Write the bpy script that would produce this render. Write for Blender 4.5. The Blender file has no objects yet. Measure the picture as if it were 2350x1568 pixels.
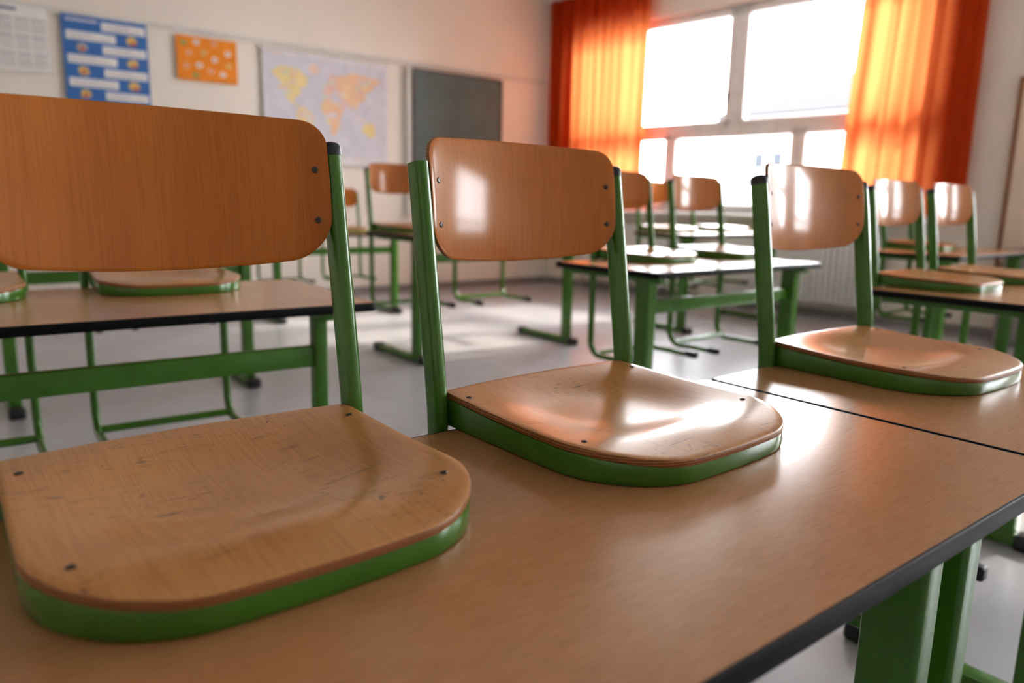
import bpy, bmesh, math, random
from mathutils import Vector, Matrix
random.seed(4)
scene = bpy.context.scene
COL = scene.collection
scene.view_settings.view_transform = 'Standard'
try:
    scene.view_settings.look = 'Medium High Contrast'
except Exception as ex:
    print("look", ex)

# ------------------------------------------------------------------ materials
def principled(name):
    m = bpy.data.materials.new(name); m.use_nodes = True
    nt = m.node_tree
    return m, nt, nt.nodes["Principled BSDF"]

def plain(name, col, rough=0.5, metal=0.0, coat=0.0, var=0.06, vscale=8.0, spec=0.5):
    m, nt, b = principled(name)
    b.inputs["Roughness"].default_value = rough
    b.inputs["Metallic"].default_value = metal
    b.inputs["Coat Weight"].default_value = coat
    b.inputs["Specular IOR Level"].default_value = spec
    tc = nt.nodes.new("ShaderNodeTexCoord")
    no = nt.nodes.new("ShaderNodeTexNoise"); no.inputs["Scale"].default_value = vscale
    no.inputs["Detail"].default_value = 4
    nt.links.new(tc.outputs["Object"], no.inputs["Vector"])
    r = nt.nodes.new("ShaderNodeValToRGB")
    r.color_ramp.elements[0].position = 0.3; r.color_ramp.elements[1].position = 0.7
    r.color_ramp.elements[0].color = tuple(c*(1-var) for c in col)+(1,)
    r.color_ramp.elements[1].color = tuple(min(1, c*(1+var)) for c in col)+(1,)
    nt.links.new(no.outputs["Fac"], r.inputs["Fac"])
    nt.links.new(r.outputs["Color"], b.inputs["Base Color"])
    return m

def wood(name, c1, c2, sc, fine, rough=0.3, coat=0.2, scratch=0.0, rvar=0.05, fstr=0.55, spec=0.4, coatr=0.15):
    m, nt, b = principled(name)
    L = nt.links.new
    tc = nt.nodes.new("ShaderNodeTexCoord")
    oi = nt.nodes.new("ShaderNodeObjectInfo")
    addv = nt.nodes.new("ShaderNodeVectorMath"); addv.operation = 'ADD'
    mulr = nt.nodes.new("ShaderNodeMath"); mulr.operation = 'MULTIPLY'; mulr.inputs[1].default_value = 7.3
    L(oi.outputs["Random"], mulr.inputs[0])
    L(tc.outputs["Object"], addv.inputs[0]); L(mulr.outputs[0], addv.inputs[1])
    def noise(scale, detail=5, rgh=0.6, dist=0.0, rot=0.0):
        mp = nt.nodes.new("ShaderNodeMapping"); mp.inputs["Scale"].default_value = scale
        mp.inputs["Rotation"].default_value = (0, 0, rot)
        L(addv.outputs[0], mp.inputs["Vector"])
        n = nt.nodes.new("ShaderNodeTexNoise"); n.inputs["Scale"].default_value = 1.0
        n.inputs["Detail"].default_value = detail; n.inputs["Roughness"].default_value = rgh
        n.inputs["Distortion"].default_value = dist
        L(mp.outputs["Vector"], n.inputs["Vector"]); return n
    n1 = noise(sc, 3, 0.5, 0.2); n2 = noise(fine, 3, 0.6)
    r = nt.nodes.new("ShaderNodeValToRGB")
    r.color_ramp.elements[0].position = 0.2; r.color_ramp.elements[1].position = 0.8
    r.color_ramp.elements[0].color = c1+(1,); r.color_ramp.elements[1].color = c2+(1,)
    L(n1.outputs["Fac"], r.inputs["Fac"])
    r2 = nt.nodes.new("ShaderNodeValToRGB")
    r2.color_ramp.elements[0].position = 0.33; r2.color_ramp.elements[1].position = 0.58
    r2.color_ramp.elements[0].color = (0.70, 0.60, 0.50, 1); r2.color_ramp.elements[1].color = (1, 1, 1, 1)
    L(n2.outputs["Fac"], r2.inputs["Fac"])
    mx = nt.nodes.new("ShaderNodeMix"); mx.data_type = 'RGBA'; mx.blend_type = 'MULTIPLY'
    mx.inputs["Factor"].default_value = fstr
    L(r.outputs["Color"], mx.inputs["A"]); L(r2.outputs["Color"], mx.inputs["B"])
    out = mx.outputs["Result"]
    if scratch:
        n4 = noise((9, 9, 9), 2, 0.5)
        c = nt.nodes.new("ShaderNodeMapRange"); c.inputs["From Min"].default_value = 0.42; c.inputs["From Max"].default_value = 0.58
        L(n4.outputs["Fac"], c.inputs["Value"])
        acc = None
        for rot, sx, sy, ds, lo in ((0.35, 24, 300, 1.2, 0.63), (1.75, 20, 260, 1.4, 0.64), (2.6, 30, 340, 1.2, 0.65), (0.0, 90, 60, 1.0, 0.67)):
            n3 = noise((sx, sy, 30), 3, 0.55, ds, rot)
            a = nt.nodes.new("ShaderNodeMapRange"); a.inputs["From Min"].default_value = lo; a.inputs["From Max"].default_value = lo+0.05
            L(n3.outputs["Fac"], a.inputs["Value"])
            if acc is None: acc = a.outputs[0]
            else:
                x = nt.nodes.new("ShaderNodeMath"); x.operation = 'MAXIMUM'
                L(acc, x.inputs[0]); L(a.outputs[0], x.inputs[1]); acc = x.outputs[0]
        mm = nt.nodes.new("ShaderNodeMath"); mm.operation = 'MULTIPLY'
        L(acc, mm.inputs[0]); L(c.outputs[0], mm.inputs[1])
        m2 = nt.nodes.new("ShaderNodeMath"); m2.operation = 'MULTIPLY'; m2.inputs[1].default_value = scratch
        L(mm.outputs[0], m2.inputs[0])
        mx2 = nt.nodes.new("ShaderNodeMix"); mx2.data_type = 'RGBA'
        L(m2.outputs[0], mx2.inputs["Factor"]); L(out, mx2.inputs["A"])
        mx2.inputs["B"].default_value = (0.08, 0.05, 0.04, 1)
        out = mx2.outputs["Result"]
    L(out, b.inputs["Base Color"])
    n5 = noise((10, 10, 10), 3, 0.5)
    mr = nt.nodes.new("ShaderNodeMapRange")
    mr.inputs["From Min"].default_value = 0.3; mr.inputs["From Max"].default_value = 0.7
    mr.inputs["To Min"].default_value = rough-rvar/2; mr.inputs["To Max"].default_value = rough+rvar/2
    L(n5.outputs["Fac"], mr.inputs["Value"]); L(mr.outputs[0], b.inputs["Roughness"])
    b.inputs["Specular IOR Level"].default_value = spec
    b.inputs["Coat Weight"].default_value = coat; b.inputs["Coat Roughness"].default_value = coatr
    bp = nt.nodes.new("ShaderNodeBump"); bp.inputs["Strength"].default_value = 0.04
    bp.inputs["Distance"].default_value = 0.001
    L(n2.outputs["Fac"], bp.inputs["Height"]); L(bp.outputs["Normal"], b.inputs["Normal"])
    return m

M_SEAT = wood("beech_seat_varnish", (0.48, 0.235, 0.085), (0.57, 0.295, 0.110), (10, 2.0, 10), (480, 12, 60), 0.32, 0.32, 0.8, rvar=0.02, coatr=0.14)
M_BACK = wood("beech_back_varnish", (0.38, 0.125, 0.022), (0.52, 0.195, 0.038), (10, 10, 1.4), (480, 60, 9), 0.42, 0.55, 0.0, rvar=0.02, spec=0.1, coatr=0.14, fstr=0.38)
M_TOP = wood("beech_laminate", (0.45, 0.230, 0.105), (0.50, 0.265, 0.125), (2, 10, 5), (34, 700, 20), 0.25, 0.0, 0.0, 0.03, 0.5, spec=0.6)
M_GREEN = plain("green_enamel", (0.062, 0.178, 0.020), 0.25, 0, 0.3, 0.10, 14)
M_BLACK = plain("black_rubber_edge", (0.006, 0.0058, 0.007), 0.5, spec=0.2)
M_CAP = plain("dark_plastic_cap", (0.03, 0.032, 0.034), 0.4)
M_SCREW = plain("dark_rivet_steel", (0.10, 0.09, 0.08), 0.35, 0.8)
M_WHITE = plain("white_window_lacquer", (0.94, 0.94, 0.93), 0.35)
M_WALL = plain("cream_wall_paint", (0.87, 0.81, 0.73), 0.8, 0, 0, 0.03, 1.5)
M_CEIL = plain("white_ceiling_paint", (0.90, 0.89, 0.88), 0.9)
M_RAIL = plain("grey_white_rail", (0.74, 0.73, 0.70), 0.45)
M_BOARD = plain("slate_green_chalkboard", (0.105, 0.150, 0.145), 0.55, 0, 0, 0.12, 3)
M_ALU = plain("brushed_aluminium", (0.55, 0.55, 0.56), 0.35, 0.9)
M_DKFR = plain("dark_frame", (0.12, 0.12, 0.12), 0.5)
M_OAK = plain("brown_oak_trim", (0.30, 0.13, 0.055), 0.45, 0, 0, 0.2, 6)
M_GREY = plain("grey_cabinet_laminate", (0.30, 0.28, 0.27), 0.5)

def ply_edge():
    m, nt, b = principled("plywood_edge_layers")
    tc = nt.nodes.new("ShaderNodeTexCoord")
    w = nt.nodes.new("ShaderNodeTexWave"); w.bands_direction = 'Z'; w.inputs["Scale"].default_value = 95
    w.inputs["Distortion"].default_value = 0.3
    nt.links.new(tc.outputs["Object"], w.inputs["Vector"])
    r = nt.nodes.new("ShaderNodeValToRGB")
    r.color_ramp.elements[0].color = (0.16, 0.055, 0.018, 1); r.color_ramp.elements[1].color = (0.42, 0.19, 0.07, 1)
    nt.links.new(w.outputs["Fac"], r.inputs["Fac"]); nt.links.new(r.outputs["Color"], b.inputs["Base Color"])
    b.inputs["Roughness"].default_value = 0.45
    return m
M_PLY = ply_edge()

def floor_mat():
    m, nt, b = principled("grey_linoleum")
    tc = nt.nodes.new("ShaderNodeTexCoord")
    n = nt.nodes.new("ShaderNodeTexNoise"); n.inputs["Scale"].default_value = 2.2; n.inputs["Detail"].default_value = 8
    n.inputs["Roughness"].default_value = 0.7
    nt.links.new(tc.outputs["Object"], n.inputs["Vector"])
    r = nt.nodes.new("ShaderNodeValToRGB")
    r.color_ramp.elements[0].position = 0.3; r.color_ramp.elements[1].position = 0.7
    r.color_ramp.elements[0].color = (0.39, 0.395, 0.42, 1); r.color_ramp.elements[1].color = (0.50, 0.505, 0.53, 1)
    nt.links.new(n.outputs["Fac"], r.inputs["Fac"]); nt.links.new(r.outputs["Color"], b.inputs["Base Color"])
    b.inputs["Roughness"].default_value = 0.30
    return m
M_FLOOR = floor_mat()

def curtain_mat():
    m = bpy.data.materials.new("orange_curtain_cloth"); m.use_nodes = True
    nt = m.node_tree; nt.nodes.clear(); L = nt.links.new
    out = nt.nodes.new("ShaderNodeOutputMaterial")
    tc = nt.nodes.new("ShaderNodeTexCoord")
    mp = nt.nodes.new("ShaderNodeMapping"); mp.inputs["Scale"].default_value = (60, 60, 4)
    n = nt.nodes.new("ShaderNodeTexNoise"); n.inputs["Scale"].default_value = 1
    L(tc.outputs["Object"], mp.inputs["Vector"]); L(mp.outputs["Vector"], n.inputs["Vector"])
    r = nt.nodes.new("ShaderNodeValToRGB")
    r.color_ramp.elements[0].color = (0.58, 0.055, 0.014, 1); r.color_ramp.elements[1].color = (0.70, 0.09, 0.022, 1)
    L(n.outputs["Fac"], r.inputs["Fac"])
    d = nt.nodes.new("ShaderNodeBsdfDiffuse"); t = nt.nodes.new("ShaderNodeBsdfTranslucent")
    L(r.outputs["Color"], d.inputs["Color"])
    t.inputs["Color"].default_value = (0.54, 0.20, 0.070, 1)
    mx = nt.nodes.new("ShaderNodeMixShader"); mx.inputs[0].default_value = 0.46
    L(d.outputs[0], mx.inputs[1]); L(t.outputs[0], mx.inputs[2]); L(mx.outputs[0], out.inputs[0])
    return m
M_CURT = curtain_mat()

def glass_mat():
    m = bpy.data.materials.new("window_glass"); m.use_nodes = True
    nt = m.node_tree; nt.nodes.clear(); L = nt.links.new
    out = nt.nodes.new("ShaderNodeOutputMaterial")
    a = nt.nodes.new("ShaderNodeBsdfTransparent"); g = nt.nodes.new("ShaderNodeBsdfGlossy")
    g.inputs["Roughness"].default_value = 0.05
    f = nt.nodes.new("ShaderNodeFresnel"); f.inputs["IOR"].default_value = 1.3
    mx = nt.nodes.new("ShaderNodeMixShader")
    L(f.outputs[0], mx.inputs[0]); L(a.outputs[0], mx.inputs[1]); L(g.outputs[0], mx.inputs[2]); L(mx.outputs[0], out.inputs[0])
    return m
M_GLASS = glass_mat()

# ------------------------------------------------------------------ mesh helpers
def finish(bm, name, mats, parent=None, smooth=False, loc=None, rot=None, autosm=None):
    bmesh.ops.recalc_face_normals(bm, faces=bm.faces[:])
    me = bpy.data.meshes.new(name); bm.to_mesh(me); bm.free()
    for m in mats: me.materials.append(m)
    if smooth:
        for p in me.polygons: p.use_smooth = True
    if autosm is not None:
        me.set_sharp_from_angle(angle=math.radians(autosm))
    ob = bpy.data.objects.new(name, me); COL.objects.link(ob)
    if parent: ob.parent = parent
    if loc: ob.location = loc
    if rot: ob.rotation_euler = rot
    return ob

def add_box(bm, x0, x1, y0, y1, z0, z1, mat=0, bev=0.0, seg=2):
    r = bmesh.ops.create_cube(bm, size=1.0)
    vs = r["verts"]
    for v in vs:
        v.co = Vector(((x0+x1)/2+v.co.x*(x1-x0), (y0+y1)/2+v.co.y*(y1-y0), (z0+z1)/2+v.co.z*(z1-z0)))
    fs = set(f for v in vs for f in v.link_faces)
    for f in fs: f.material_index = mat
    if bev:
        es = list(set(e for v in vs for e in v.link_edges))
        rr = bmesh.ops.bevel(bm, geom=es, offset=bev, segments=seg, affect='EDGES', profile=0.5)
        for f in rr["faces"]: f.material_index = mat

def round_poly(pts, rads, seg=8, closed=True):
    out = []; n = len(pts)
    for i in range(n):
        P = Vector(pts[i]); r = rads[i]
        if r <= 0 or (not closed and i in (0, n-1)):
            out.append(P.copy()); continue
        d1 = (Vector(pts[i-1])-P).normalized(); d2 = (Vector(pts[(i+1) % n])-P).normalized()
        phi = math.acos(max(-1, min(1, d1.dot(d2))))
        t = r/math.tan(phi/2); c = P+(d1+d2).normalized()*(r/math.sin(phi/2))
        a0 = P+d1*t-c; a1 = P+d2*t-c
        A0 = math.atan2(a0.y, a0.x); A1 = math.atan2(a1.y, a1.x)
        d = (A1-A0+math.pi) % (2*math.pi)-math.pi
        for k in range(seg+1):
            a = A0+d*k/seg
            out.append(c+Vector((math.cos(a), math.sin(a)))*r)
    return out

def densify(pts, maxd, closed=True):
    out = []; n = len(pts)
    for i in range(n if closed else n-1):
        a = pts[i]; b = pts[(i+1) % n]; k = max(1, int(math.ceil((b-a).length/maxd)))
        for j in range(k): out.append(a.lerp(b, j/k))
    if not closed: out.append(pts[-1])
    return out

def plate(bm, outline, mapf, th, center):
    c = Vector(center)
    scs = [0.10, 0.2, 0.3, 0.38, 0.46, 0.54, 0.62, 0.70, 0.77, 0.84, 0.90, 0.95, 0.985]
    rings = []
    def ring(s, d):
        return [bm.verts.new(mapf(c.x+(p.x-c.x)*s, c.y+(p.y-c.y)*s, d)) for p in outline]
    n = len(outline)
    for s in scs: rings.append((ring(s, 0), 0))
    rings.append((ring(0.997, th*0.08), 0))
    rings.append((ring(1.0, th*0.28), 1)); rings.append((ring(1.0, th*0.72), 1)); rings.append((ring(0.997, th*0.92), 1))
    for s in reversed(scs): rings.append((ring(s, th), 0))
    for i in range(len(rings)-1):
        a, b = rings[i][0], rings[i+1][0]; mi = 1 if (rings[i][1] == 1 or rings[i+1][1] == 1) else 0
        for k in range(n):
            f = bm.faces.new((a[k], a[(k+1) % n], b[(k+1) % n], b[k])); f.material_index = mi
    for r, d in ((rings[0][0], 0), (rings[-1][0], th)):
        cv = bm.verts.new(mapf(c.x, c.y, d))
        for k in range(n): bm.faces.new((r[k], r[(k+1) % n], cv))

def sweep(bm, pts, A, B, prof, closed=False, mat=0):
    rings = []
    for i, P in enumerate(pts):
        rings.append([bm.verts.new(P+A[i]*a+B[i]*b) for a, b in prof(i)])
    n = len(rings[0]); m = len(rings)
    for i in range(m if closed else m-1):
        r0 = rings[i]; r1 = rings[(i+1) % m]
        for k in range(n):
            f = bm.faces.new((r0[k], r0[(k+1) % n], r1[(k+1) % n], r1[k])); f.material_index = mat
    if not closed:
        f = bm.faces.new(rings[0]); f.material_index = mat
        f = bm.faces.new(list(reversed(rings[-1]))); f.material_index = mat

def ell(rx, ry, n=18): return [(rx*math.cos(2*math.pi*k/n), ry*math.sin(2*math.pi*k/n)) for k in range(n)]
def rrect(w, h, r, seg=4):
    return [(p.x, p.y) for p in round_poly([(-w/2, -h/2), (w/2, -h/2), (w/2, h/2), (-w/2, h/2)], [r]*4, seg)]
def sell(rx, ry, n=24, e=0.78):
    o = []
    for k in range(n):
        a = 2*math.pi*k/n; c = math.cos(a); s = math.sin(a)
        o.append((rx*math.copysign(abs(c)**e, c), ry*math.copysign(abs(s)**e, s)))
    return o

def empty(name, loc, rotz=0.0, scale=1.0):
    e = bpy.data.objects.new(name, None); COL.objects.link(e)
    e.location = loc; e.rotation_euler = (0, 0, rotz); e.scale = (scale,)*3
    e.empty_display_size = 0.2
    return e

def tag(o, label, cat, group=None):
    o["label"] = label; o["category"] = cat
    if group: o["group"] = group

# ------------------------------------------------------------------ chair
H0 = 0.467
PX = 0.200
BW = 0.190
def ybk(x, z): return 0.036+0.038*(1-(x/BW)**2)+(z-0.31)*0.09+0.75*(z-0.31)**2
def zseat(x, y):
    q = math.sqrt((x/0.140)**2+((y+0.130)/0.112)**2)
    dish = 1/(1+q**5)
    fr = max(0, (-0.25-y)/0.09)
    sd = (abs(x)/0.19)**3
    return 0.0495+0.038*(y)-0.021*dish-0.005*fr**2+0.002*sd*(1-min(1, fr))+0.006*math.exp(-((y+0.27)/0.05)**2-(x/0.09)**2)
def build_chair(name):
    e = empty(name, (0, 0, 0))
    def bow(p):
        x, y = p
        if y < -0.2:
            t = (-0.2-y)/0.13; y -= 0.017*t*(1-min(1, (x/0.19)**2))
        return Vector((x, y))
    ol = round_poly([(-0.1875, 0.014), (-0.1985, -0.325), (0.1985, -0.325), (0.1875, 0.014)], [0.010, 0.110, 0.110, 0.010], 16)
    ol = densify(ol, 0.014)
    o2 = []
    for p in ol:
        q = bow(p)
        if q.y > 0.0: q.y += 0.020*(1-min(1, (q.x/0.18)**2))
        o2.append(q)
    bm = bmesh.new()
    plate(bm, o2, lambda x, y, d: Vector((x, y, H0+zseat(x, y)-d)), 0.0098, (0, -0.15))
    finish(bm, "seat", [M_SEAT, M_PLY], e, smooth=True, autosm=50)
    path = round_poly([(-0.1875, 0.004), (-0.198, -0.3245), (0.198, -0.3245), (0.1875, 0.004)], [0, 0.1095, 0.1095, 0], 16, closed=False)
    path = [bow(p) for p in densify(path, 0.02, False)]
    n = len(path); pts = []; A = []; tp = []
    for i, p in enumerate(path):
        t = (path[min(n-1, i+1)]-path[max(0, i-1)]).normalized()
        A.append(Vector((t.y, -t.x, 0))); pts.append(Vector((p.x, p.y, H0)))
        tp.append(zseat(p.x*0.97, p.y*0.97)-0.0092)
    pts = [p+a*(-0.008 if (a.x*p.x+a.y*(p.y+0.15)) > 0 else 0.008) for p, a in zip(pts, A)]
    def prf(i):
        h = tp[i]; r = 0.005
        return [(-0.007, 0.001), (0.004, 0.0), (0.0068, 0.0015), (0.008, r), (0.008, h-r), (0.0070, h-0.0012), (0.005, h), (-0.007, h)]
    bm = bmesh.new()
    sweep(bm, pts, A, [Vector((0, 0, 1))]*n, prf)
    add_box(bm, -0.180, 0.180, -0.012, 0.006, H0+0.004, H0+0.030, bev=0.003)
    finish(bm, "seat_frame", [M_GREEN], e, smooth=True, autosm=40)
    ob = round_poly([(-BW, 0.406), (-BW, 0.240), (BW, 0.240), (BW, 0.406)], [0.028, 0.050, 0.050, 0.028], 10)
    ob = densify(ob, 0.014); o3 = []
    for p in ob:
        x, z = p.x, p.y
        k = 1-min(1, (x/BW)**2)
        if z < 0.29: z -= 0.014*k*min(1, (0.29-z)/0.048)
        if z > 0.35: z += 0.006*k*min(1, (z-0.35)/0.05)
        o3.append(Vector((x, z)))
    bm = bmesh.new()
    plate(bm, o3, lambda x, z, d: Vector((x, ybk(x, z)+d, H0+z)), 0.0095, (0, 0.318))
    finish(bm, "backrest", [M_BACK, M_PLY], e, smooth=True, autosm=50)
    yz = [(0.060, 0.370), (0.050, 0.31), (0.034, 0.20), (0.019, 0.10), (0.010, 0.03), (0.007, -0.02), (0.007, -0.08), (0.007, -0.2), (0.007, -0.30), (0.007, -0.385)]
    rn = [0.0175, 0.018, 0.0185, 0.0185, 0.018, 0.0175, 0.017, 0.016, 0.016, 0.016]
    for k in range(1, 9):
        a = math.pi/2*k/8; yz.append((0.007-0.07*(1-math.cos(a)), -0.385-0.07*math.sin(a))); rn.append(0.016-0.003*k/8)
    yz += [(-0.15, -0.454), (-0.27, -0.454)]; rn += [0.013, 0.013]
    for sx in (-1, 1):
        bm = bmesh.new()
        P = [Vector((sx*PX, y, H0+z)) for y, z in yz]; B = []
        for i in range(len(P)):
            t = (P[min(len(P)-1, i+1)]-P[max(0, i-1)]).normalized()
            B.append(Vector((0, -t.z, t.y)))
        sweep(bm, P, [Vector((1, 0, 0))]*len(P), B, lambda i: sell(0.0115, rn[i], 24))
        finish(bm, "side_frame", [M_GREEN], e, smooth=True, autosm=50)
        bm = bmesh.new()
        t = Vector((0, 0.010, 0.06)).normalized(); Bv = Vector((0, -t.z, t.y))
        base = Vector((sx*PX, 0.060, H0+0.368))
        hs = [(-0.004, 1.05), (0.005, 1.05), (0.009, 0.97), (0.012, 0.80), (0.014, 0.52), (0.015, 0.12)]
        sweep(bm, [base+t*h for h, s in hs], [Vector((1, 0, 0))]*6, [Bv]*6, lambda i: sell(0.0116*hs[i][1], 0.0176*hs[i][1], 24))
        finish(bm, "post_cap", [M_CAP], e, smooth=True, autosm=60)
        bm = bmesh.new()
        add_box(bm, sx*PX-0.016, sx*PX+0.016, -0.31, -0.250, H0-0.467, H0-0.435, bev=0.006, seg=3)
        finish(bm, "skid_cap", [M_CAP], e, smooth=True, autosm=50)
    bm = bmesh.new()
    P = [Vector((-PX, -0.03, H0-0.445)), Vector((PX, -0.03, H0-0.445))]
    sweep(bm, P, [Vector((0, 1, 0))]*2, [Vector((0, 0, 1))]*2, lambda i: ell(0.012, 0.012, 14))
    finish(bm, "cross_bar", [M_GREEN], e, smooth=True, autosm=40)
    return e

def screw_mesh():
    bm = bmesh.new(); R = 0.0040
    hs = [(0.0, 1.0), (0.0008, 1.0), (0.0013, 0.8), (0.0014, 0.55), (0.0008, 0.5), (0.0008, 0.1)]
    sweep(bm, [Vector((0, 0, h)) for h, s in hs], [Vector((1, 0, 0))]*6, [Vector((0, 1, 0))]*6,
          lambda i: ell(R*hs[i][1], R*hs[i][1], 14))
    me = bpy.data.meshes.new("screw")
    bmesh.ops.recalc_face_normals(bm, faces=bm.faces[:]); bm.to_mesh(me); bm.free(); me.materials.append(M_SCREW)
    return me
SCREW = screw_mesh()
def add_screws(e):
    for x, y in ((-0.174, -0.030), (0.174, -0.030), (-0.168, -0.250), (0.166, -0.250)):
        o = bpy.data.objects.new("screw", SCREW); COL.objects.link(o); o.parent = e
        o.location = (x, y, H0+zseat(x, y)-0.0002)
    for x in (-0.173, 0.173):
        for z in (0.285, 0.347):
            o = bpy.data.objects.new("screw", SCREW); COL.objects.link(o); o.parent = e
            o.location = (x, ybk(x, z), H0+z)
            nrm = Vector((-2*0.038*x/BW**2, -1, 0.09+1.5*(z-0.31))).normalized()
            o.rotation_euler = nrm.to_track_quat('Z', 'Y').to_euler()

template = build_chair("school_chair")
tchildren = list(template.children)

def copy_chair(src, kids):
    e = src.copy(); COL.objects.link(e)
    for c in kids:
        k = c.copy(); COL.objects.link(k); k.parent = e
    return e

def place(e, x, y, ztop, rot=0.0, s=1.0):
    e.location = (x, y, ztop-H0*s); e.rotation_euler = (0, 0, math.radians(rot)); e.scale = (s,)*3

T_NEAR = 0.76
CAMH = 1.08
chairs = [
    (0.229, 0.876, T_NEAR, 1.6, 1.02, 1, "wooden school chair with scratched seat, green frame, hung on a desk"),
    (0.757, 0.876, T_NEAR, 2.5, 1.0, 1, "glossy beech school chair with green frame and one missing post cap"),
    (1.542, 0.852, T_NEAR, 0.0, 1.0, 1, "beech school chair with shiny dished seat hung on a single desk"),
    (0.020, 2.585, 0.80, -2, 1.0, 0, ""), (0.575, 2.565, 0.80, -2, 1.0, 0, ""),
    (2.72, 2.575, 0.82, 0, 1.02, 0, ""), (3.30, 2.575, 0.82, 0, 1.02, 0, ""),
    (2.99, 1.365, 0.80, 0, 0.96, 1, ""), (3.49, 1.365, 0.80, 0, 0.96, 0, ""),
    (2.78, 4.89, 0.85, 0, 1.17, 0, ""), (3.50, 4.89, 0.85, 0, 1.17, 0, ""),
    (5.60, 2.59, 0.81, 0, 1.05, 0, ""),
    (5.35, 4.69, 0.84, 0, 1.1, 0, ""), (6.12, 4.69, 0.84, 0, 1.1, 0, ""),
    (0.50, 4.84, 0.82, 0, 1.05, 0, ""), (1.10, 4.84, 0.82, 0, 1.05, 0, ""),
    (2.62, 6.88, 0.76, 0, 1.0, 0, ""), (3.25, 6.88, 0.76, 0, 1.0, 0, ""),
]
ents = []
for i, c in enumerate(chairs):
    e = template if i == 0 else copy_chair(template, tchildren)
    ents.append(e)
for i, (e, c) in enumerate(zip(ents, chairs)):
    place(e, *c[:5])
    if c[5]: add_screws(e)
    tag(e, c[6] or "beech plywood school chair with green steel frame hung on a desk", "chair", "classroom chairs")
for k in list(ents[1].children):
    if k.name.startswith("post_cap") and sum(v.co.x for v in k.data.vertices) < 0:
        bpy.data.objects.remove(k)
for i in (1, 2):
    for k in ents[i].children:
        if k.name.startswith("seat"): k.scale = (1.0, 1.045, 1.0)
for k in ents[0].children:
    if k.name.startswith("seat"): k.scale = (1.02, 1.0, 1.0)

# ------------------------------------------------------------------ desks
def build_table(x0, x1, y0, y1, zt, rot=0.0, legw=0.055, legd=0.075, inset=0.08, label="", col_y=0.12, beam_back=False):
    cx, cy = (x0+x1)/2, (y0+y1)/2; W = x1-x0; D = y1-y0
    e = empty("school_desk", (cx, cy, 0), math.radians(rot))
    th = 0.023
    bm = bmesh.new()
    ol = round_poly([(-W/2+.004, -D/2+.004), (W/2-.004, -D/2+.004), (W/2-.004, D/2-.004), (-W/2+.004, D/2-.004)], [0.016]*4, 5)
    top = [bm.verts.new((p.x, p.y, zt)) for p in ol]; bot = [bm.verts.new((p.x, p.y, zt-th)) for p in ol]
    bm.faces.new(top); bm.faces.new(list(reversed(bot)))
    for k in range(len(ol)): bm.faces.new((top[k], top[(k+1) % len(ol)], bot[(k+1) % len(ol)], bot[k]))
    finish(bm, "table_top", [M_TOP], e)
    bm = bmesh.new()
    ol2 = ol; n = len(ol2); P = [Vector((p.x, p.y, zt-th/2-0.0004)) for p in ol2]; A = []
    for i in range(n):
        t = (ol2[(i+1) % n]-ol2[i-1]).normalized(); A.append(Vector((t.y, -t.x, 0)))
    hh = th/2+0.0002
    prof = [(-0.003, -hh), (0.002, -hh), (0.0037, -hh+0.002), (0.004, 0), (0.0038, hh-0.0012), (0.0028, hh), (-0.001, hh)]
    sweep(bm, P, A, [Vector((0, 0, 1))]*n, lambda i: prof, closed=True)
    finish(bm, "edge_band", [M_BLACK], e, smooth=True, autosm=40)
    ly = -D/2+col_y
    for sx in (-1, 1):
        lx = sx*(W/2-inset)
        bm = bmesh.new()
        pr = rrect(legw, legd, 0.009)
        sweep(bm, [Vector((lx, ly, 0.03)), Vector((lx, ly, zt-th-0.012))], [Vector((1, 0, 0))]*2, [Vector((0, 1, 0))]*2, lambda i: pr)
        finish(bm, "leg", [M_GREEN], e, smooth=True, autosm=40)
        bm = bmesh.new()
        add_box(bm, lx-0.03, lx+0.03, -D/2+0.06, D/2-0.06, 0.008, 0.046, bev=0.007, seg=3)
        finish(bm, "foot", [M_GREEN], e, smooth=True, autosm=40)
        for sy in (-1, 1):
            bm = bmesh.new(); yy = sy*(D/2-0.045)
            add_box(bm, lx-0.034, lx+0.034, yy-0.035, yy+0.035, 0.0, 0.052, bev=0.010, seg=3)
            finish(bm, "foot_cap", [M_CAP], e, smooth=True, autosm=40)
        bm = bmesh.new()
        add_box(bm, lx-0.02, lx+0.02, -D/2+0.04, D/2-0.04, zt-th-0.025, zt-th, bev=0.003)
        finish(bm, "top_bracket", [M_GREEN], e, smooth=True, autosm=40)
    by = -ly if beam_back else ly
    bm = bmesh.new()
    add_box(bm, -W/2+inset, W/2-inset, by-0.013, by+0.013, zt-0.185, zt-0.125, bev=0.006, seg=3)
    finish(bm, "beam", [M_GREEN], e, smooth=True, autosm=40)
    tag(e, label or "beech laminate school desk with black edge and green steel legs", "desk", "classroom desks")
    return e

build_table(-0.163, 1.137, 0.275, 0.855, T_NEAR, 0, 0.055, 0.085, 0.08, "two-seat beech laminate desk with black edge, two chairs hung on it", 0.155, True)
build_table(1.143, 1.838, 0.275, 0.855, T_NEAR, 0, 0.055, 0.085, 0.045, "single beech laminate desk pushed against a two-seat desk", 0.155)
build_table(-0.35, 0.98, 1.85, 2.53, 0.80, -2, 0.04, 0.045, 0.125)
build_table(2.22, 3.42, 1.93, 2.53, 0.82, 0)
build_table(2.65, 3.97, 0.70, 1.335, 0.80, 0)
build_table(2.47, 3.97, 4.15, 4.85, 0.85, 0)
build_table(4.90, 6.20, 1.90, 2.56, 0.81, 0)
build_table(5.00, 6.42, 4.00, 4.65, 0.84, 0)
build_table(0.20, 1.50, 4.15, 4.80, 0.82, 0)
build_table(2.30, 3.60, 6.20, 6.85, 0.76, 0)

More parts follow.
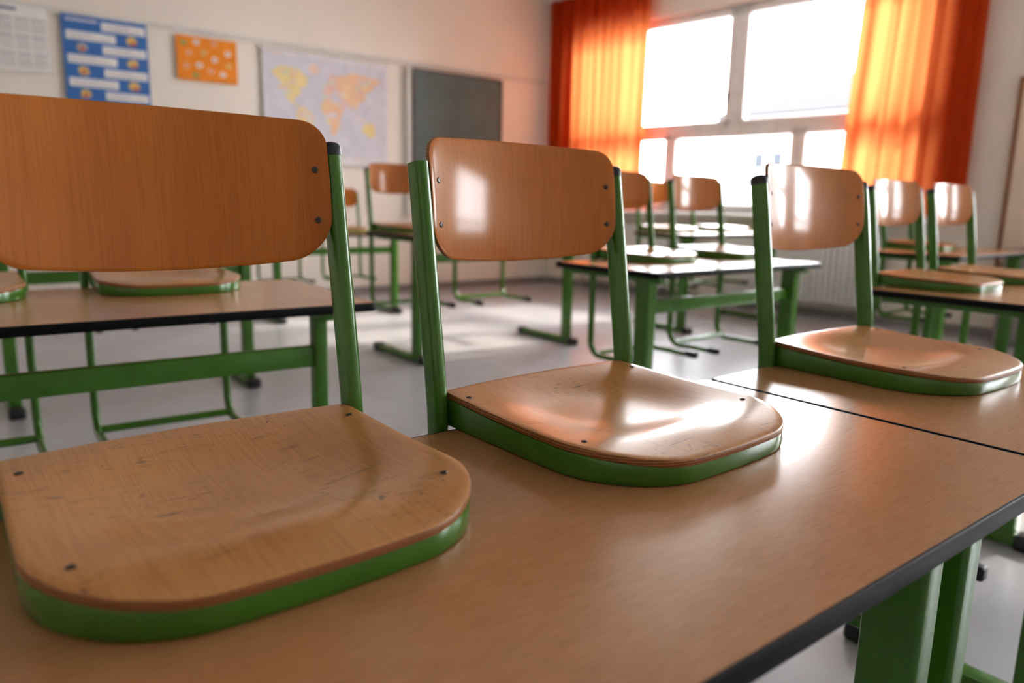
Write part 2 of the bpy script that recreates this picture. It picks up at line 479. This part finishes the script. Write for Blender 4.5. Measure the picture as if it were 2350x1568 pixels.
# ------------------------------------------------------------------ room shell
WX, WY = 6.71, 7.82; ANG = math.radians(6)
dS = Vector((math.sin(ANG), -math.cos(ANG), 0)); dN = Vector((math.cos(ANG), math.sin(ANG), 0))
ZC = 3.62; SOUTH = -4.3; WEST = -2.6
smax = (WY-SOUTH)/math.cos(ANG)
WM = Matrix(((dS.x, dN.x, 0, WX), (dS.y, dN.y, 0, WY), (0, 0, 1, 0), (0, 0, 0, 1)))
def wobj(bm, name, mats, **k):
    bm.transform(WM)
    return finish(bm, name, mats, **k)
def struct(o): o["kind"] = "structure"; return o

OPEN = [(0.45, 4.70, 1.0, 3.18), (6.45, 8.1, 1.0, 3.18), (9.35, 11.6, 1.0, 3.18)]
bm = bmesh.new()
s = 0.0
for (a, b, z0, z1) in OPEN:
    add_box(bm, s, a, 0, 0.3, 0, ZC); add_box(bm, a, b, 0, 0.3, 0, z0); add_box(bm, a, b, 0, 0.3, z1, ZC); s = b
add_box(bm, s, smax, 0, 0.3, 0, ZC)
struct(wobj(bm, "wall_east", [M_WALL]))
bm = bmesh.new(); add_box(bm, WEST-0.2, WX+0.35, WY, WY+0.2, 0, ZC); struct(finish(bm, "wall_north", [M_WALL]))
bm = bmesh.new(); add_box(bm, WEST-0.2, 8.4, SOUTH-0.2, SOUTH, 0, ZC); struct(finish(bm, "wall_south", [M_WALL]))
bm = bmesh.new(); add_box(bm, WEST-0.2, WEST, SOUTH, WY, 0, ZC); struct(finish(bm, "wall_west", [M_WALL]))
for nm, z0, z1, mt in (("floor", -0.15, 0.0, M_FLOOR), ("ceiling", ZC, ZC+0.2, M_CEIL)):
    bm = bmesh.new()
    e2 = Vector((WX, WY, 0))+dS*smax+dN*0.3; e1 = Vector((WX, WY, 0))+dN*0.3
    pts = [(WEST-0.2, WY+0.2), (e1.x, WY+0.2), (e2.x, SOUTH-0.2), (WEST-0.2, SOUTH-0.2)]
    a = [bm.verts.new((x, y, z0)) for x, y in pts]; b = [bm.verts.new((x, y, z1)) for x, y in pts]
    bm.faces.new(a); bm.faces.new(b)
    for k in range(4): bm.faces.new((a[k], a[(k+1) % 4], b[(k+1) % 4], b[k]))
    struct(finish(bm, nm, [mt]))
bm = bmesh.new(); add_box(bm, WEST, WX-0.02, WY-0.022, WY, 2.585, 2.625, bev=0.004); struct(finish(bm, "trim_1", [M_RAIL]))
bm = bmesh.new(); add_box(bm, WEST, WX-0.02, WY-0.015, WY, 0, 0.08); struct(finish(bm, "baseboard_north", [M_GREY]))
bm = bmesh.new(); add_box(bm, 0.02, smax-0.1, -0.015, 0, 0, 0.08); struct(wobj(bm, "baseboard_east", [M_GREY]))
bm = bmesh.new(); add_box(bm, 0.03, 5.15, -0.16, -0.10, ZC-0.05, ZC, bev=0.005); struct(wobj(bm, "trim_2", [M_WHITE]))

ups_top = 3.08
def window(idx, s0, s1, z0, z1, ups, lows, zt0, zt1):
    bm = bmesh.new(); y0, y1 = 0.10, 0.17
    add_box(bm, s0, ups[0][0], y0, y1, z0, z1, bev=0.004)
    add_box(bm, ups[-1][1], s1, y0, y1, z0, z1, bev=0.004)
    add_box(bm, s0, s1, y0, y1, ups_top, z1, bev=0.004)
    add_box(bm, s0, s1, y0, y1, z0, z0+0.10, bev=0.004)
    add_box(bm, s0, s1, y0, y1, zt0, zt1, bev=0.004)
    for i in range(len(ups)-1): add_box(bm, ups[i][1], ups[i+1][0], y0, y1, zt1, z1, bev=0.004)
    for i in range(len(lows)-1): add_box(bm, lows[i][1], lows[i+1][0], y0, y1, z0, zt0, bev=0.004)
    def sash(a, b, c, d):
        t = 0.055
        add_box(bm, a-t, a, y0-0.025, y0+0.03, c-t, d+t, bev=0.006); add_box(bm, b, b+t, y0-0.025, y0+0.03, c-t, d+t, bev=0.006)
        add_box(bm, a-t, b+t, y0-0.025, y0+0.03, d, d+t, bev=0.006); add_box(bm, a-t, b+t, y0-0.025, y0+0.03, c-t, c, bev=0.006)
    for a, b in ups: sash(a, b, zt1, ups_top)
    for a, b in lows: sash(a, b, z0+0.10, zt0)
    w = struct(wobj(bm, "window_%d" % idx, [M_WHITE], smooth=True, autosm=35))
    bm = bmesh.new()
    for a, b in ups: add_box(bm, a, b, 0.135, 0.139, zt1, ups_top)
    for a, b in lows: add_box(bm, a, b, 0.135, 0.139, z0+0.10, zt0)
    g = wobj(bm, "glass_pane", [M_GLASS]); g.parent = w
    bm = bmesh.new()
    hs = ups[0][1]+0.03
    add_box(bm, hs-0.015, hs+0.015, y0-0.04, y0-0.025, 2.24, 2.31, bev=0.004)
    add_box(bm, hs-0.01, hs+0.01, y0-0.065, y0-0.04, 2.17, 2.30, bev=0.005)
    h = wobj(bm, "handle", [M_ALU], smooth=True, autosm=35); h.parent = w
    bm = bmesh.new(); add_box(bm, s0-0.1, s1+0.1, -0.20, 0.10, z0-0.035, z0, bev=0.006)
    k = wobj(bm, "window_sill", [M_WHITE], smooth=True, autosm=35); k.parent = w
window(1, 0.45, 4.70, 1.0, 3.18, [(0.54, 2.54), (2.77, 4.61)], [(0.54, 1.78), (1.94, 3.33), (3.49, 4.61)], 1.82, 2.00)
window(2, 6.45, 8.1, 1.0, 3.18, [(6.54, 8.01)], [(6.54, 8.01)], 1.81, 2.01)
window(3, 9.35, 11.6, 1.0, 3.18, [(9.44, 11.51)], [(9.44, 11.51)], 1.30, 1.42)

def radiator(s0, s1):
    bm = bmesh.new()
    add_box(bm, s0, s1, -0.12, -0.04, 0.17, 0.20, bev=0.006); add_box(bm, s0, s1, -0.12, -0.04, 0.79, 0.82, bev=0.006)
    n = int((s1-s0)/0.06)
    for i in range(n):
        a = s0+0.01+i*(s1-s0-0.02)/n
        add_box(bm, a, a+0.045, -0.14, -0.03, 0.15, 0.84, bev=0.008, seg=2)
    o = wobj(bm, "radiator", [M_WHITE], smooth=True, autosm=35)
    bm = bmesh.new(); add_box(bm, s0-0.05, s0, -0.10, -0.06, 0.2, 0.28, bev=0.01)
    add_box(bm, s0-0.035, s0-0.015, -0.09, -0.07, 0.0, 0.2)
    v = wobj(bm, "valve", [M_ALU]); v.parent = o
    tag(o, "white ribbed radiator under the window", "radiator", "radiators")
radiator(0.75, 2.4); radiator(2.75, 4.45)

def curtain(s0, s1, nf, amp, zb, ph, label, slant=0.0):
    bm = bmesh.new()
    ns = 260; nz = 26; zt = ZC-0.055; rows = []
    for j in range(nz+1):
        v = j/nz; z = zt+(zb-zt)*v; row = []
        for i in range(ns+1):
            u = i/ns
            a = amp*(0.65+0.35*v)
            wv = 2*math.pi*nf*(u+0.02*math.sin(11*u+ph))
            off = a*math.sin(wv+ph+0.25*math.sin(3*v+u*9))+a*0.3*math.sin(2.3*wv+1.7+v)
            ss = s0+(s1-s0)*(u+0.35/(2*math.pi*nf)*math.sin(2*wv+1.0))-slant*v*(1-u)
            row.append(bm.verts.new((ss, -0.13+off, z)))
        rows.append(row)
    for j in range(nz):
        for i in range(ns): bm.faces.new((rows[j][i], rows[j][i+1], rows[j+1][i+1], rows[j+1][i]))
    bm.transform(WM)
    o = finish(bm, "curtain", [M_CURT], smooth=True)
    tag(o, label, "curtain", "orange curtains")
curtain(0.06, 1.66, 9, 0.045, 1.03, 0.3, "orange translucent curtain lit by sun beside the room corner")
curtain(4.02, 5.04, 5, 0.070, 1.03, 1.1, "orange pleated curtain with deep red folds at the window", 0.12)

# ------------------------------------------------------------------ things on the north wall
def wallquad(bm, x0, x1, z0, z1, y, mat):
    vs = [bm.verts.new(p) for p in ((x0, y, z0), (x1, y, z0), (x1, y, z1), (x0, y, z1))]
    f = bm.faces.new(vs); f.material_index = mat
def wallpoly(bm, pts, y, mat):
    f = bm.faces.new([bm.verts.new((px, y, pz)) for px, pz in pts]); f.material_index = mat
def walldisc(bm, cx, cz, rx, rz, y, mat, n=16, j=0.0):
    wallpoly(bm, [(cx+rx*math.cos(2*math.pi*k/n)*(1+j*random.uniform(-1, 1)), cz+rz*math.sin(2*math.pi*k/n)*(1+j*random.uniform(-1, 1))) for k in range(n)], y, mat)
YW = WY-0.026
P_WHITE = plain("poster_white_paper", (0.87, 0.86, 0.84), 0.6)
P_BLUE = plain("poster_blue_print", (0.055, 0.19, 0.50), 0.5)
P_YEL = plain("poster_yellow_print", (0.78, 0.56, 0.20), 0.5)
P_RED = plain("poster_red_print", (0.60, 0.20, 0.12), 0.5)
P_ORG = plain("poster_orange_print", (0.88, 0.30, 0.02), 0.5)
P_PINK = plain("poster_peach_print", (0.85, 0.50, 0.36), 0.5)
P_LAV = plain("map_sea_print", (0.66, 0.66, 0.73), 0.45)
P_GRY = plain("poster_grey_print", (0.50, 0.50, 0.52), 0.6)
P_NAVY = plain("poster_navy_print", (0.05, 0.09, 0.2), 0.6)
P_GRN = plain("poster_green_print", (0.35, 0.5, 0.15), 0.6)

bm = bmesh.new()
add_box(bm, 0.52, 1.02, YW, YW+0.003, 2.07, 2.60, 0)
wallquad(bm, 0.545, 0.80, 2.555, 2.575, YW-0.001, 2)
for i in range(4):
    for j in range(3):
        x = 0.545+i*0.118; z = 2.50-j*0.14
        wallquad(bm, x, x+0.10, z-0.014, z, YW-0.001, 1)
        for r in range(5): wallquad(bm, x, x+0.10, z-0.034-r*0.019, z-0.0305-r*0.019, YW-0.001, 1)
        for r in range(4): wallquad(bm, x+0.01+r*0.026, x+0.013+r*0.026, z-0.11, z-0.02, YW-0.0012, 1)
o = finish(bm, "wall_calendar", [P_WHITE, P_GRY, P_NAVY]); tag(o, "white paper year planner with grey grid hung on the wall", "calendar")
bm = bmesh.new(); x0, x1, z1, z0 = 1.12, 1.80, 2.59, 1.62
add_box(bm, x0, x1, YW, YW+0.003, z0, z1, 0)
wallquad(bm, x0+0.03, x0+0.28, z1-0.050, z1-0.030, YW-0.001, 4)
for r in range(7):
    zz = z1-0.035-r*0.098
    if r % 2 == 0: a, b = (x0+0.31, x1-0.015)
    else: a, b = (x0+0.03, x0+0.42)
    wallquad(bm, a, b, zz-0.072, zz, YW-0.001, 1)
    wallquad(bm, a+0.02, a+0.22, zz-0.028, zz-0.018, YW-0.002, 4); wallquad(bm, a+0.02, b-0.04, zz-0.052, zz-0.043, YW-0.002, 5)
    if r % 2 == 1:
        walldisc(bm, x1-0.13, zz-0.03, 0.048, 0.040, YW-0.001, 2, 12, 0.15); walldisc(bm, x1-0.12, zz-0.05, 0.030, 0.018, YW-0.002, 3, 10, 0.2)
    elif r > 0:
        walldisc(bm, x0+0.15, zz-0.035, 0.045, 0.038, YW-0.001, 5 if r == 2 else 2, 12, 0.15); walldisc(bm, x0+0.15, zz-0.045, 0.025, 0.02, YW-0.002, 3, 10, 0.2)
o = finish(bm, "wall_poster", [P_BLUE, P_WHITE, P_YEL, P_RED, P_LAV, P_GRY]); tag(o, "blue classroom poster with white text boxes and small pictures", "poster")
bm = bmesh.new(); x0, x1, z0, z1 = 2.05, 2.61, 2.15, 2.55
add_box(bm, x0, x1, YW, YW+0.003, z0, z1, 0)
for (u, v, mt) in ((.12, .84, 4), (.33, .88, 1), (.62, .9, 2), (.85, .7, 1), (.2, .62, 2), (.45, .66, 3), (.62, .52, 1), (.86, .42, 3), (.15, .32, 2), (.36, .36, 1), (.55, .25, 2), (.75, .2, 1), (.3, .12, 4)):
    walldisc(bm, x0+u*.56, z0+v*.40, 0.030, 0.026, YW-0.001, mt, 12, 0.15)
    walldisc(bm, x0+u*.56, z0+v*.40, 0.013, 0.012, YW-0.002, 5, 8, 0.2)
o = finish(bm, "wall_poster", [P_ORG, P_WHITE, P_PINK, P_YEL, P_GRN, P_RED]); tag(o, "orange poster with small round coloured stickers on the wall", "poster")
bm = bmesh.new(); mx0, mx1, mz0, mz1 = 2.86, 4.27, 1.43, 2.55
P_MAPB = plain("map_border_paper", (0.76, 0.75, 0.78), 0.6)
add_box(bm, mx0, mx1, YW-0.004, YW, mz0, mz1, 1)
wallquad(bm, mx0+0.03, mx1-0.03, mz0+0.06, mz1-0.05, YW-0.005, 0)
def mp(pts): return [(mx0+0.05+u*(mx1-mx0-0.1), mz0+0.10+v*(mz1-mz0-0.17)) for u, v in pts]
conts = [
 (2, [(.03,.84),(.10,.90),(.18,.90),(.26,.88),(.33,.80),(.31,.72),(.26,.70),(.27,.64),(.22,.60),(.20,.54),(.25,.50),(.22,.50),(.16,.56),(.13,.64),(.11,.74),(.06,.79)]),
 (3, [(.34,.96),(.42,.96),(.42,.88),(.37,.84),(.33,.90)]),
 (2, [(.25,.50),(.30,.49),(.37,.42),(.36,.34),(.32,.27),(.30,.18),(.28,.09),(.26,.10),(.26,.22),(.24,.34),(.22,.42)]),
 (4, [(.46,.60),(.52,.62),(.57,.60),(.60,.52),(.63,.50),(.60,.42),(.59,.32),(.55,.22),(.52,.22),(.51,.32),(.50,.42),(.45,.45),(.43,.52)]),
 (5, [(.45,.66),(.47,.72),(.45,.76),(.50,.78),(.51,.86),(.55,.88),(.56,.80),(.58,.76),(.55,.70),(.53,.66),(.50,.64)]),
 (4, [(.57,.76),(.56,.86),(.64,.88),(.72,.92),(.82,.90),(.95,.88),(.97,.84),(.90,.80),(.88,.74),(.84,.72),(.82,.62),(.77,.60),(.75,.50),(.72,.58),(.69,.50),(.67,.58),(.62,.62),(.58,.66),(.57,.70)]),
 (5, [(.60,.60),(.63,.60),(.66,.56),(.63,.50),(.60,.53)]),
 (2, [(.80,.34),(.84,.38),(.88,.37),(.89,.40),(.92,.32),(.91,.24),(.87,.22),(.83,.26),(.80,.27)]),
 (3, [(.74,.46),(.79,.42),(.85,.42),(.82,.40),(.76,.42)]),
]
for mt, pts in conts: wallpoly(bm, mp(pts), YW-0.006, mt)
for k in range(60):
    u, v = random.choice([(.10+.18*random.random(), .62+.25*random.random()), (.58+.34*random.random(), .62+.25*random.random()), (.46+.12*random.random(), .3+.5*random.random()), (.25+.1*random.random(), .2+.28*random.random())])
    q = mp([(u, v)])[0]; walldisc(bm, q[0], q[1], 0.028, 0.022, YW-0.007-0.00005*k, random.choice([2, 3, 3, 4, 5, 6, 0, 1]), 8, 0.4)
for k in range(14):
    wallquad(bm, mx0+0.06+k*0.094, mx0+0.12+k*0.094, mz0+0.065, mz0+0.095, YW-0.006, random.choice([3, 1, 6]))
wallquad(bm, mx0+0.05, mx0+0.20, mz1-0.045, mz1-0.03, YW-0.006, 3)
M1 = plain("map_yellow_print", (0.84, 0.69, 0.34), 0.5); M2 = plain("map_peach_print", (0.82, 0.64, 0.55), 0.5)
M3 = plain("map_orange_print", (0.84, 0.57, 0.38), 0.5); M4 = plain("map_salmon_print", (0.80, 0.56, 0.50), 0.5); M5 = plain("map_green_print", (0.68, 0.72, 0.62), 0.5)
o = finish(bm, "world_map", [P_LAV, P_MAPB, M1, M2, M3, M4, M5])
tag(o, "paper world map in pale lavender with yellow and orange continents", "map")
for zz in (mz0, mz1):
    bm = bmesh.new()
    sweep(bm, [Vector((mx0-0.02, YW-0.004, zz)), Vector((mx1+0.02, YW-0.004, zz))], [Vector((0, 1, 0))]*2, [Vector((0, 0, 1))]*2, lambda i: ell(0.010, 0.012, 12))
    r = finish(bm, "hanging_rod", [M_RAIL], smooth=True, autosm=40); r.parent = o

bx0, bx1, bz0, bz1 = 4.58, 5.85, 1.22, 2.545
e = empty("chalkboard", (bx0, WY-0.03, bz0))
def kid(bm, name, mats, par):
    bm.transform(Matrix.Translation(-par.location)); o = finish(bm, name, mats); o.parent = par; return o
bm = bmesh.new(); add_box(bm, bx0+0.03, bx1-0.02, WY-0.075, WY-0.05, bz0+0.02, bz1-0.02); kid(bm, "writing_surface", [M_BOARD], e)
bm = bmesh.new()
add_box(bm, bx0, bx0+0.035, WY-0.085, WY-0.024, bz0, bz1, bev=0.004); add_box(bm, bx1-0.022, bx1, WY-0.085, WY-0.024, bz0, bz1, bev=0.004)
add_box(bm, bx0, bx1, WY-0.085, WY-0.024, bz1-0.022, bz1, bev=0.004); add_box(bm, bx0, bx1, WY-0.085, WY-0.024, bz0, bz0+0.022, bev=0.004)
kid(bm, "board_frame", [M_DKFR], e)
bm = bmesh.new(); add_box(bm, bx0-0.07, bx0-0.005, WY-0.06, WY, bz0-0.35, bz1+0.02, bev=0.006); kid(bm, "guide_rail", [M_RAIL], e)
bm = bmesh.new(); add_box(bm, bx0+0.1, bx1-0.1, WY-0.15, WY-0.085, bz0+0.0, bz0+0.015); kid(bm, "chalk_tray", [M_ALU], e)
tag(e, "dark slate-green chalkboard on a metal guide rail on the wall", "chalkboard")

bm = bmesh.new(); s0, s1, z0, z1 = 5.32, 6.25, 0.62, 2.17
add_box(bm, s0+0.02, s1-0.02, -0.03, -0.0, z0+0.02, z1-0.02, 0)
pb = wobj(bm, "pinboard", [plain("cream_pinboard_cloth", (0.86, 0.70, 0.57), 0.8)])
bm = bmesh.new()
add_box(bm, s0, s0+0.03, -0.045, 0, z0, z1, bev=0.004); add_box(bm, s1-0.03, s1, -0.045, 0, z0, z1, bev=0.004)
add_box(bm, s0, s1, -0.045, 0, z0, z0+0.03, bev=0.004); add_box(bm, s0, s1, -0.045, 0, z1-0.03, z1, bev=0.004)
k = wobj(bm, "pinboard_frame", [M_OAK]); k.parent = pb
tag(pb, "cream pinboard with brown wooden frame on the window wall", "pinboard")
bm = bmesh.new(); add_box(bm, 5.46, 6.30, -0.42, -0.05, 0.0, 0.79, bev=0.004)
cb = wobj(bm, "low_cabinet", [M_GREY])
for a, b in ((5.47, 5.875), (5.885, 6.29)):
    bm = bmesh.new(); add_box(bm, a, b, -0.438, -0.42, 0.05, 0.77, bev=0.003); d = wobj(bm, "cabinet_door", [M_GREY]); d.parent = cb
    bm = bmesh.new(); add_box(bm, (a+b)/2-0.05, (a+b)/2+0.05, -0.46, -0.438, 0.66, 0.672, bev=0.003); h = wobj(bm, "handle", [M_ALU]); h.parent = d
tag(cb, "low grey laminate cabinet below the pinboard", "cabinet")

# ------------------------------------------------------------------ outside
bm = bmesh.new(); add_box(bm, -40, 120, -80, 120, -5.2, -5.0); struct(finish(bm, "ground", [plain("outside_asphalt", (0.4, 0.4, 0.4), 0.9)]))
bm = bmesh.new(); add_box(bm, 32, 44, 4, 24, -5.0, 5.4)
bd = finish(bm, "apartment_building", [plain("pale_render", (0.30, 0.30, 0.30), 0.9, spec=0.1)])
bm = bmesh.new()
vs = [bm.verts.new(p) for p in ((31.4, 3, 5.3), (31.4, 24.6, 5.3), (38, 22.6, 7.9), (38, 3, 7.9), (44.6, 24.6, 5.3), (44.6, 3, 5.3))]
bm.faces.new((vs[0], vs[1], vs[2], vs[3])); bm.faces.new((vs[3], vs[2], vs[4], vs[5])); bm.faces.new((vs[0], vs[3], vs[5])); bm.faces.new((vs[1], vs[4], vs[2])); bm.faces.new((vs[0], vs[5], vs[4], vs[1]))
r = finish(bm, "roof", [plain("red_roof_tiles", (0.031, 0.0285, 0.030), 1.0, spec=0.05)]); r.parent = bd
for yy in (20.6, 21.6, 16.0, 17.0, 10, 11):
    for zz in (2.9, -0.6):
        bm = bmesh.new(); add_box(bm, 31.93, 32.02, yy, yy+0.5, zz, zz+0.7); add_box(bm, 31.90, 31.95, yy+0.22, yy+0.28, zz, zz+0.7)
        w = finish(bm, "house_window", [plain("dark_house_glass", (0.038, 0.041, 0.048), 0.9, spec=0.05)]); w.parent = bd
tag(bd, "pale apartment building with a red tiled roof across the street", "building")

# ------------------------------------------------------------------ light
w = bpy.data.worlds.new("sky"); scene.world = w; w.use_nodes = True
bg = w.node_tree.nodes["Background"]
bg.inputs["Color"].default_value = (0.94, 0.965, 1.0, 1); bg.inputs["Strength"].default_value = 22.0
inward = -dN
for (a, b, z0, z1) in OPEN:
    l = bpy.data.lights.new("window_portal", 'AREA'); l.shape = 'RECTANGLE'; l.size = b-a; l.size_y = z1-z0
    l.cycles.is_portal = True
    o = bpy.data.objects.new("window_portal", l); COL.objects.link(o)
    p = Vector((WX, WY, 0))+dS*((a+b)/2)+dN*0.32; o.location = (p.x, p.y, (z0+z1)/2)
    o.rotation_euler = inward.to_track_quat('-Z', 'Y').to_euler()
sl = bpy.data.lights.new("sun", 'SUN'); sl.energy = 7.0; sl.angle = math.radians(5); sl.color = (1.0, 0.91, 0.77)
so = bpy.data.objects.new("sun", sl); COL.objects.link(so); so.location = (20, 5, 12)
so.rotation_euler = Vector((-1, 0.12, -0.62)).to_track_quat('-Z', 'Y').to_euler()

# ------------------------------------------------------------------ camera
cam = bpy.data.cameras.new("camera"); co = bpy.data.objects.new("camera", cam); COL.objects.link(co)
cam.sensor_width = 36; cam.lens = 36*1720/2350; cam.clip_start = 0.02; cam.clip_end = 300
p = math.radians(10.6); r = math.radians(1.25)
fh = Vector((0.618, 0.786, 0)).normalized(); R = Vector((fh.y, -fh.x, 0)); Z = Vector((0, 0, 1))
F = fh*math.cos(p)-Z*math.sin(p); U = fh*math.sin(p)+Z*math.cos(p)
R2 = R*math.cos(r)+U*math.sin(r); U2 = -R*math.sin(r)+U*math.cos(r)
M = Matrix((R2, U2, -F)).transposed().to_4x4(); M.translation = Vector((0, 0, CAMH))
co.matrix_world = M
cam.dof.use_dof = True; cam.dof.focus_distance = 1.02; cam.dof.aperture_fstop = 2.8
scene.camera = co
